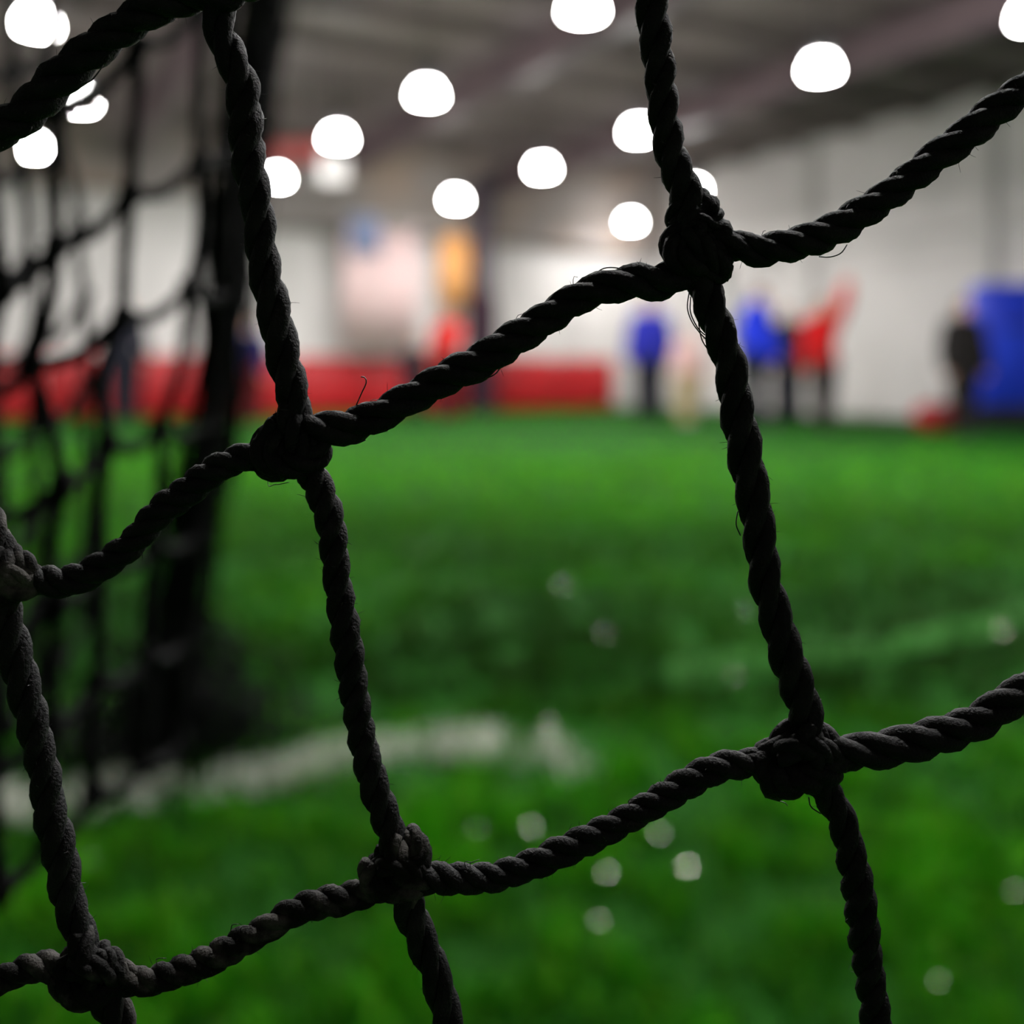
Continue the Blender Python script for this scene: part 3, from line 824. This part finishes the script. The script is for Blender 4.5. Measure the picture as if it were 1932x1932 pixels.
fold_layer([
    [(-160, 240, 0.264), (-150, 480, 0.264), (-140, 690, 0.264), (-130, 920, 0.264), (-140, 1160, 0.264), (-150, 1400, 0.264), (-160, 1640, 0.264)],
    [(-25, 250, 0.272), (5, 548, 0.272), (-30, 745, 0.272), (-20, 985, 0.272), (-15, 1215, 0.272), (-10, 1450, 0.272), (0, 1680, 0.272)],
    [(110, 205, 0.288), (104, 466, 0.288), (60, 692, 0.288), (118, 915, 0.288), (108, 1140, 0.288), (98, 1370, 0.288), (90, 1590, 0.288)],
    [(263, 85, 0.312), (245, 367, 0.312), (231, 600, 0.312), (203, 838, 0.312), (192, 1070, 0.312), (182, 1290, 0.312), (175, 1500, 0.312)],
    [(386, 0, 0.344), (375, 305, 0.344), (358, 541, 0.344), (302, 812, 0.344), (292, 1030, 0.344), (280, 1240, 0.344), (270, 1440, 0.344)],
    [(440, -40, 0.376), (432, 270, 0.376), (424, 556, 0.376), (392, 800, 0.376), (372, 1010, 0.376), (352, 1210, 0.376), (340, 1400, 0.376)],
], R=.0023)
# a second, deeper pleat of the same fold
fold_layer([
    [(-60, -80, 0.400), (-40, 130, 0.400), (-30, 330, 0.400), (-20, 520, 0.400), (-12, 690, 0.400), (-5, 860, 0.400), (2, 1030, 0.400), (10, 1200, 0.400), (15, 1370, 0.400)],
    [(10, -60, 0.432), (25, 130, 0.432), (40, 320, 0.432), (50, 490, 0.432), (58, 650, 0.432), (64, 810, 0.432), (70, 970, 0.432), (74, 1130, 0.432), (78, 1280, 0.432)],
    [(85, -90, 0.480), (92, 90, 0.480), (112, 262, 0.480), (150, 420, 0.480), (160, 560, 0.480), (165, 720, 0.480), (166, 870, 0.480), (165, 1020, 0.480), (165, 1160, 0.480)],
], R=.0026)

# ================================================================== KNOTTED NET (in focus)
net = empty('barrier_net', P(966, 1932, DN))
tag(net, 'sharp black knotted rope netting stretched across the whole foreground', 'net')
R0 = 33.5 * DN / F
def NP(x, y, z=0.0):
    """point on the net plane; z in photo pixels towards the viewer"""
    D = DN * (1 - z / F)
    return P(x, y, D)
dusty = set()
def cord(pts, w=1.0, pitch=150, dust=False, z=0.0):
    p = [NP(*(q if len(q) == 3 else (q[0], q[1], z))) for q in pts]
    mb = MB(); rope(mb, p, R0 * w, 1.12 * pitch * DN / F, 3, 14, rough=.06)
    return mb.build('cord', M['rope_dusty'] if dust else M['rope'], net, True, world=True)
# upright cords in view
v1a = cord([(422, -20), (412, 40), (432, 100), (455, 150), (463, 225), (469, 300), (487, 400), (498, 500), (520, 600), (541, 700), (556, 760), (558, 820)], .98, 190)
v1b = cord([(560, 850), (592, 900), (613, 950), (626, 1000), (637, 1100), (653, 1200), (667, 1300), (684, 1400), (694, 1440), (711, 1500), (731, 1550), (741, 1590), (752, 1625)], .86, 140)
v1c = cord([(755, 1660), (774, 1720), (806, 1800), (825, 1850), (845, 1932), (868, 2050), (890, 2200), (900, 2420)], .95, 190)
v2a = cord([(1195, -400), (1210, -250), (1222, -100), (1230, 0), (1234, 50), (1241, 100), (1247, 150), (1251, 200), (1258, 250), (1269, 300), (1289, 350), (1300, 390), (1308, 440)], .95, 165)
v2b = cord([(1318, 500), (1331, 550), (1348, 600), (1365, 650), (1380, 700), (1386, 750), (1395, 800), (1405, 850), (1411, 890), (1424, 950), (1431, 1000), (1438, 1050), (1444, 1100), (1460, 1150), (1473, 1200), (1488, 1250), (1506, 1300), (1520, 1350), (1528, 1400)], 1.0, 200)
v2c = cord([(1530, 1460), (1562, 1500), (1589, 1550), (1602, 1600), (1614, 1650), (1622, 1700), (1628, 1750), (1634, 1800), (1642, 1850), (1653, 1932), (1664, 2040), (1690, 2260)], .91, 140)
v0b = cord([(10, 1110), (8, 1150), (20, 1200), (33, 1250), (45, 1300), (58, 1350), (70, 1400), (78, 1435), (87, 1480), (91, 1520), (101, 1560), (111, 1600), (120, 1650), (129, 1700), (148, 1750), (160, 1800)], .93, 170)
v0c = cord([(185, 1860), (208, 1895), (224, 1932), (250, 2060), (280, 2250), (320, 2640)], .95, 170, True)
v0a = cord([(-130, 330), (-110, 560), (-80, 760), (-40, 940), (-10, 1020), (10, 1065)], .95, 170, True)
# cross cords in view
h0a = cord([(-130, 330), (-70, 290), (0, 245), (50, 212), (100, 160), (150, 114), (200, 74), (250, 40), (300, 10), (370, -14), (420, -20)], 1.1, 165)
h1a = cord([(25, 1085), (75, 1094), (120, 1098), (160, 1086), (200, 1062), (250, 1024), (300, 966), (350, 930), (400, 890), (450, 866), (520, 850)], .90, 118, z=-6)
h1b = cord([(580, 812), (640, 808), (700, 790), (750, 764), (800, 737), (850, 708), (900, 686), (950, 652), (1000, 622), (1050, 588), (1100, 557), (1150, 541), (1200, 531), (1250, 532), (1310, 500)], 1.03, 172)
h1c = cord([(1330, 455), (1390, 464), (1425, 474), (1470, 467), (1520, 455), (1570, 436), (1620, 406), (1670, 373), (1720, 335), (1770, 294), (1820, 259), (1870, 216), (1932, 170), (2010, 115), (2090, 60)], .98, 165)
h2m = cord([(-480, 2060), (-300, 1990), (-120, 1910), (0, 1850), (40, 1832), (80, 1823), (150, 1835)], .82, 118, True)
h2a = cord([(180, 1838), (240, 1850), (280, 1851), (320, 1839), (360, 1825), (400, 1809), (450, 1780), (500, 1754), (550, 1722), (600, 1704), (650, 1696), (730, 1670)], .84, 118, True)
h2b = cord([(770, 1655), (830, 1657), (880, 1658), (930, 1655), (960, 1646), (1000, 1633), (1050, 1611), (1100, 1588), (1150, 1563), (1200, 1535), (1250, 1506), (1300, 1475), (1350, 1450), (1400, 1441), (1480, 1435)], .86, 124)
h2c = cord([(1530, 1425), (1600, 1420), (1650, 1416), (1700, 1407), (1750, 1394), (1800, 1379), (1850, 1360), (1890, 1330), (1932, 1306), (2010, 1262), (2120, 1200), (2270, 1110)], 1.05, 175)
# cords running on outside the picture
for pts in ([(422, -20), (560, -55), (740, -120), (960, -240), (1195, -400)], [(330, -850), (360, -560), (395, -250), (422, -20)],
            [(1195, -400), (1400, -430), (1640, -520), (1980, -700)], [(1980, -700), (2000, -420), (2040, -180), (2090, 60)],
            [(2090, 60), (2130, 400), (2190, 760), (2270, 1110)], [(2270, 1110), (2320, 1400), (2370, 1680), (2420, 1950)],
            [(900, 2430), (1120, 2440), (1400, 2360), (1690, 2260)], [(1690, 2260), (1920, 2240), (2160, 2110), (2420, 1950)],
            [(320, 2640), (500, 2620), (700, 2540), (900, 2430)], [(-600, 1330), (-420, 1300), (-200, 1190), (15, 1080)],
            [(-600, 1330), (-570, 1560), (-530, 1820), (-480, 2060)], [(-280, -480), (-240, -200), (-190, 80), (-130, 330)],
            [(-130, 330), (-330, 420), (-540, 500), (-740, 580)], [(-740, 580), (-710, 830), (-660, 1080), (-600, 1330)],
            [(1090, -1230), (1120, -950), (1160, -660), (1195, -400)]):
    cord(pts, .95, 165)

# knots: wraps of the same twine, given in photo pixels about the crossing
def wrap(mb, cx, cy, rx, ry, rot=0.0, zamp=22, zoff=0, a0=0, a1=360, r=26, zph=0.0, pitch=120):
    pts = []
    for t in np.linspace(math.radians(a0), math.radians(a1), 15):
        ex, ey = rx * math.cos(t), ry * math.sin(t)
        x = cx + ex * math.cos(rot) - ey * math.sin(rot); y = cy + ex * math.sin(rot) + ey * math.cos(rot)
        pts.append(NP(x, y, zoff + zamp * math.sin(t + zph)))
    rope(mb, pts, r * DN / F, pitch * DN / F, 3, 10, step=R0 * .22)
def strand(mb, pts, r=26, pitch=120):
    rope(mb, [NP(*q) for q in pts], r * DN / F, pitch * DN / F, 3, 10, step=R0 * .22)
def knot(fn, dust=False):
    mb = MB(); fn(mb); return mb.build('knot', M['rope_dusty'] if dust else M['rope'], net, True, world=True)

def k_11(mb):       # the large upper knot
    strand(mb, [(1272, 425, -10), (1275, 400, -4), (1282, 385, 0), (1300, 372, -22), (1325, 372, -24), (1340, 385, -4), (1346, 405, 4)], 19, 110)
    strand(mb, [(1300, 412, -24), (1335, 400, -14), (1353, 408, 2), (1346, 424, 18), (1318, 418, 26), (1300, 425, 20)], 17, 110)
    strand(mb, [(1352, 425, -10), (1360, 440, 6), (1370, 460, 0), (1400, 466, 0)], 24, 130)
    wrap(mb, 1306, 470, 36, 28, .2, 20, 10, r=29)
    wrap(mb, 1330, 492, 34, 22, .35, 18, 0, r=24)
    strand(mb, [(1290, 445, 28), (1320, 462, 34), (1345, 490, 28), (1361, 508, 10), (1352, 518, -10)], 25, 130)
    strand(mb, [(1305, 400, 6), (1312, 440, 20), (1316, 490, 14), (1326, 530, 4)], 28, 150)
def k_10(mb):       # upper left knot
    strand(mb, [(540, 770, 0), (552, 810, 20), (566, 850, 16), (590, 890, 4)], 28, 150)
    strand(mb, [(470, 862, 0), (492, 850, 10), (512, 820, 10), (532, 800, -12), (566, 800, -16), (592, 812, 0), (620, 808, 0)], 24, 130)
    strand(mb, [(522, 800, 6), (516, 830, 18), (520, 860, 20), (530, 882, 10), (516, 886, -8), (500, 870, -4)], 27, 130)
    wrap(mb, 545, 848, 50, 30, .05, 20, 6, r=28)
    strand(mb, [(600, 815, -10), (606, 840, 4), (598, 864, 10), (575, 872, 14), (540, 870, 22)], 25, 120)
def k_20(mb):       # lower middle knot
    strand(mb, [(740, 1580, 6), (750, 1620, 22), (760, 1660, 18), (768, 1700, 0)], 26, 140)
    strand(mb, [(742, 1610, 4), (760, 1585, -14), (776, 1574, -6), (790, 1590, 8), (788, 1615, 14), (770, 1640, 20)], 21, 110)
    strand(mb, [(775, 1575, -14), (796, 1600, -10), (800, 1635, 0), (815, 1655, 0)], 17, 110)
    strand(mb, [(725, 1600, 0), (716, 1625, 4), (700, 1650, 8)], 16, 110)
    wrap(mb, 738, 1650, 42, 25, -.12, 20, 6, r=23)
    strand(mb, [(700, 1628, 10), (693, 1648, 14), (702, 1672, 16), (735, 1680, 24), (775, 1676, 20), (800, 1660, 6)], 22, 110)
    strand(mb, [(715, 1640, 30), (745, 1632, 34), (775, 1640, 28), (800, 1655, 4)], 18, 110)
def k_21(mb):       # lower right knot
    strand(mb, [(1520, 1370, 10), (1528, 1410, 24), (1540, 1450, 18), (1556, 1490, 0)], 29, 150)
    strand(mb, [(1420, 1440, 0), (1455, 1420, 6), (1478, 1392, 4), (1498, 1372, -14), (1530, 1368, -22), (1552, 1384, -10), (1580, 1412, 0), (1610, 1420, 0)], 23, 130)
    wrap(mb, 1500, 1440, 58, 30, .05, 20, 4, r=30)
    strand(mb, [(1440, 1440, 6), (1452, 1468, 16), (1466, 1484, 14), (1486, 1478, 22), (1520, 1466, 30), (1560, 1458, 20), (1580, 1440, 4)], 28, 120)
    strand(mb, [(1470, 1430, 26), (1500, 1410, 34), (1540, 1412, 30), (1575, 1430, 8)], 26, 120)
def k_2m(mb):       # dusty lower left knot
    strand(mb, [(150, 1760, 8), (158, 1800, 24), (172, 1840, 20), (195, 1880, 4)], 27, 140)
    strand(mb, [(110, 1830, 0), (128, 1808, 4), (148, 1795, -16), (180, 1790, -20), (205, 1802, -2), (228, 1826, 6), (252, 1846, 0)], 19, 110)
    strand(mb, [(178, 1812, 10), (196, 1802, 14), (208, 1816, 22), (196, 1836, 24)], 16, 100)
    wrap(mb, 158, 1852, 44, 26, .15, 20, 4, r=25)
    strand(mb, [(118, 1838, 8), (124, 1866, 12), (146, 1882, 18), (180, 1880, 22), (205, 1860, 16), (235, 1850, 4)], 24, 120)
    strand(mb, [(135, 1830, 28), (165, 1825, 34), (200, 1832, 26), (235, 1848, 4)], 22, 120)
def k_1m(mb):       # left edge knot
    strand(mb, [(-5, 1040, 8), (8, 1075, 24), (14, 1110, 18), (8, 1150, 0)], 27, 140)
    strand(mb, [(-60, 1100, 0), (-30, 1070, 4), (-4, 1042, -14), (24, 1044, -10), (46, 1062, 4), (70, 1092, 0)], 20, 110)
    wrap(mb, 10, 1092, 46, 26, .05, 20, 4, r=25)
    strand(mb, [(-30, 1095, 10), (0, 1082, 30), (35, 1088, 26), (70, 1096, 0)], 21, 110)
def k_00(mb):       # top edge knot
    strand(mb, [(428, -90, 8), (425, -40, 24), (414, 0, 16), (414, 40, 0)], 28, 140)
    wrap(mb, 420, -28, 36, 24, -.1, 20, 4, r=26)
    strand(mb, [(375, -14, 0), (400, -30, 22), (435, -26, 26), (452, -14, 6), (468, -24, 0)], 22, 110)
def k_gen(cx, cy):
    def f(mb):
        strand(mb, [(cx - 12, cy - 80, 8), (cx, cy - 20, 24), (cx + 18, cy + 70, 0)], 28, 140)
        strand(mb, [(cx - 90, cy + 10, 0), (cx - 40, cy - 40, 4), (cx, cy - 66, -20), (cx + 45, cy - 45, -4), (cx + 90, cy, 0)], 22, 110)
        wrap(mb, cx, cy + 10, 48, 28, .1, 20, 4, r=27)
    return f
knot(k_11); knot(k_10); knot(k_20, True); knot(k_21); knot(k_2m, True); knot(k_1m, True); knot(k_00)
for c in ((1195, -400), (-130, 330), (2090, 60), (2270, 1110), (900, 2430), (1690, 2260), (320, 2640), (-480, 2060), (-600, 1330), (1980, -700), (2420, 1950), (330, -850), (-740, 580)):
    knot(k_gen(*c))

# the net runs on to both sides, up and down, outside the picture
TAB = {(0, 0): (1315, 455), (-1, 0): (545, 840), (-2, 0): (20, 1080), (0, 1): (1510, 1430), (-1, 1): (745, 1640), (-2, 1): (165, 1840), (0, -1): (1195, -400), (-1, -1): (425, -15),
       (-2, -1): (-130, 330), (1, 0): (2090, 60), (1, 1): (2270, 1110), (1, -1): (1980, -700), (0, 2): (1690, 2260), (-1, 2): (900, 2430), (-2, 2): (320, 2640), (1, 2): (2420, 1950),
       (-3, 1): (-480, 2060), (-3, 0): (-600, 1330), (-3, -1): (-740, 580), (-1, -2): (330, -850), (-2, -2): (-280, -480), (0, -2): (1090, -1230)}
def node(i, j):
    if (i, j) in TAB: return TAB[(i, j)]
    a_, b_ = min(max(i, -2), 1), min(max(j, -1), 2)
    x, y = TAB[(a_, b_)]
    return (x + (i - a_) * 720 + (j - b_) * 185, y - (i - a_) * 330 + (j - b_) * 830)
tmb = MB(); rope(tmb, [(0, 0, 0), (.0105, 0, -.0016), (.0215, 0, -.0024), (.0325, 0, -.0016), (.043, 0, 0)], R0 * .95, 180 * DN / F, 3, 10)
cross_me = tmb.mesh('cord', True); cross_me.materials.append(M['rope'])
tmb = MB(); rope(tmb, [(0, 0, 0), (.0105, .0004, .0004), (.0215, 0, .0006), (.0325, -.0004, .0003), (.043, 0, 0)], R0 * .95, 180 * DN / F, 3, 10)
up_me = tmb.mesh('cord', True); up_me.materials.append(M['rope'])
tmb = MB(); k_gen(966, HZ)(tmb)
c0_ = P(966, HZ, DN); tmb.v = [(q[0] - c0_.x, q[1] - c0_.y, q[2] - c0_.z) for q in tmb.v]
knot_me = tmb.mesh('knot', True); knot_me.materials.append(M['rope'])
def run_on(me, a_, b_):
    A, B_ = NP(*a_), NP(*b_); d = B_ - A
    ex = d.normalized(); ey = Vector((0, 1, 0)); ez = ex.cross(ey).normalized()
    if ez.z < 0: ez = -ez; ey = -ey
    m_ = Matrix((ex, ey, ez)).transposed().to_4x4(); m_ = Matrix.Translation(A) @ m_ @ Matrix.Diagonal((d.length / .043, 1, 1, 1))
    o = bpy.data.objects.new('cord', me); C.objects.link(o); o.parent = net
    o.matrix_local = Matrix.Translation(net.location).inverted() @ m_
for i in range(-7, 7):
    for j in range(-4, 5):
        if (i, j) not in TAB:
            o = bpy.data.objects.new('knot', knot_me); C.objects.link(o); o.parent = net
            o.location = NP(*node(i, j)) - net.location
        if i < 6 and not ((i, j) in TAB and (i + 1, j) in TAB): run_on(cross_me, node(i, j), node(i + 1, j))
        if j < 4 and not ((i, j) in TAB and (i, j + 1) in TAB): run_on(up_me, node(i, j), node(i, j + 1))

# loose fibres standing off the cords
def fibre(parent, pts, r=1.3):
    mb = MB(); q = spline([NP(*p) for p in pts], 6 * DN / F); tube(q, np.full(len(q), r * DN / F), 5, mb)
    o = mb.build('loose_fibre', M['fibre'], parent, True)
    o.parent = parent
    mw = Matrix.Translation(net.location)
    o.matrix_parent_inverse = Matrix.Identity(4)
    return o
fibre(v2b, [(1300, 552, 0), (1297, 580, 10), (1304, 604, 12), (1318, 625, 6), (1332, 640, 2)])
fibre(v2b, [(1303, 560, 0), (1303, 590, 10), (1316, 618, 12), (1330, 632, 6)])
fibre(v2b, [(1318, 610, 0), (1324, 640, 6), (1338, 662, 2), (1346, 668, 0)])
fibre(v2b, [(1392, 965, 0), (1389, 990, 6), (1397, 1010, 0)])
fibre(h1c, [(1545, 484, 0), (1565, 485, 8), (1586, 478, 8), (1598, 462, 0)])
fibre(h1b, [(672, 765, 0), (682, 742, 6), (691, 722, 8), (688, 712, 8), (681, 711, 8)])
fibre(h1b, [(900, 706, 0), (918, 712, 6), (934, 706, 6), (944, 694, 0)])
fibre(h1b, [(645, 834, 0), (668, 838, 4), (690, 830, 0)])
fibre(h1b, [(1118, 520, 0), (1140, 506, 6), (1166, 506, 6), (1180, 514, 0)])
fibre(h0a, [(150, 160, 0), (172, 152, 6), (190, 130, 6), (196, 118, 0)])
fibre(h0a, [(48, 255, 0), (52, 245, 6), (60, 238, 8), (54, 256, 10)])
fibre(v1a, [(520, 775, 0), (505, 905, -40), (520, 914, -20), (545, 910, -10)], .8)
fibre(v2c, [(1526, 1504, 0), (1530, 1522, 4), (1548, 1535, 0)])
fibre(h2b, [(1470, 1512, 0), (1480, 1514, 4), (1486, 1520, 6)], .9)
for q, c in ((v1a, [(415, 60), (440, 100), (460, 150), (475, 230)]), (h1b, [(720, 760), (850, 680), (1000, 600), (1100, 530)]), (h1c, [(1450, 440), (1600, 390), (1700, 330)]), (h2b, [(900, 1632), (1050, 1590), (1200, 1515), (1300, 1455)]), (h2a, [(320, 1815), (450, 1752), (600, 1680)])):
    for (x, y) in c:
        for _ in range(2):
            x0 = x + random.uniform(-25, 25); y0 = y + random.uniform(-4, 4)
            fibre(q, [(x0, y0 + 8, 8), (x0 + random.uniform(-4, 8), y0 - random.uniform(2, 6), 12), (x0 + random.uniform(8, 18), y0 - random.uniform(2, 9), 10)], .7)

# short fuzz along each cord in view, too fine to pick apart
def fuzz(parent, n, seed):
    r = np.random.default_rng(seed)
    me = parent.data
    co = np.empty(len(me.vertices) * 3); me.vertices.foreach_get('co', co); co = co.reshape(-1, 3)
    no = np.empty(len(me.vertices) * 3); me.vertices.foreach_get('normal', no); no = no.reshape(-1, 3)
    mb = MB()
    u_ = DN / F
    for i in r.integers(0, len(co), n):
        d = no[i] + r.normal(0, .7, 3); d /= np.linalg.norm(d); t = r.normal(0, 1, 3); t /= np.linalg.norm(t)
        L_ = r.uniform(5, 15) * u_
        q = np.array([co[i] - no[i] * 2 * u_ + d * L_ * k + t * L_ * .55 * k * k for k in (0, .35, .7, 1.0)])
        tube(q, np.array([.55, .5, .42, .25]) * u_, 3, mb)
    o = mb.build('fuzz', M['fibre'], parent); o['kind'] = 'stuff'
for i, c in enumerate((v1a, v1b, v1c, v2a, v2b, v2c, v0b, h0a, h1a, h1b, h1c, h2a, h2b, h2c)):
    fuzz(c, 190, 50 + i)
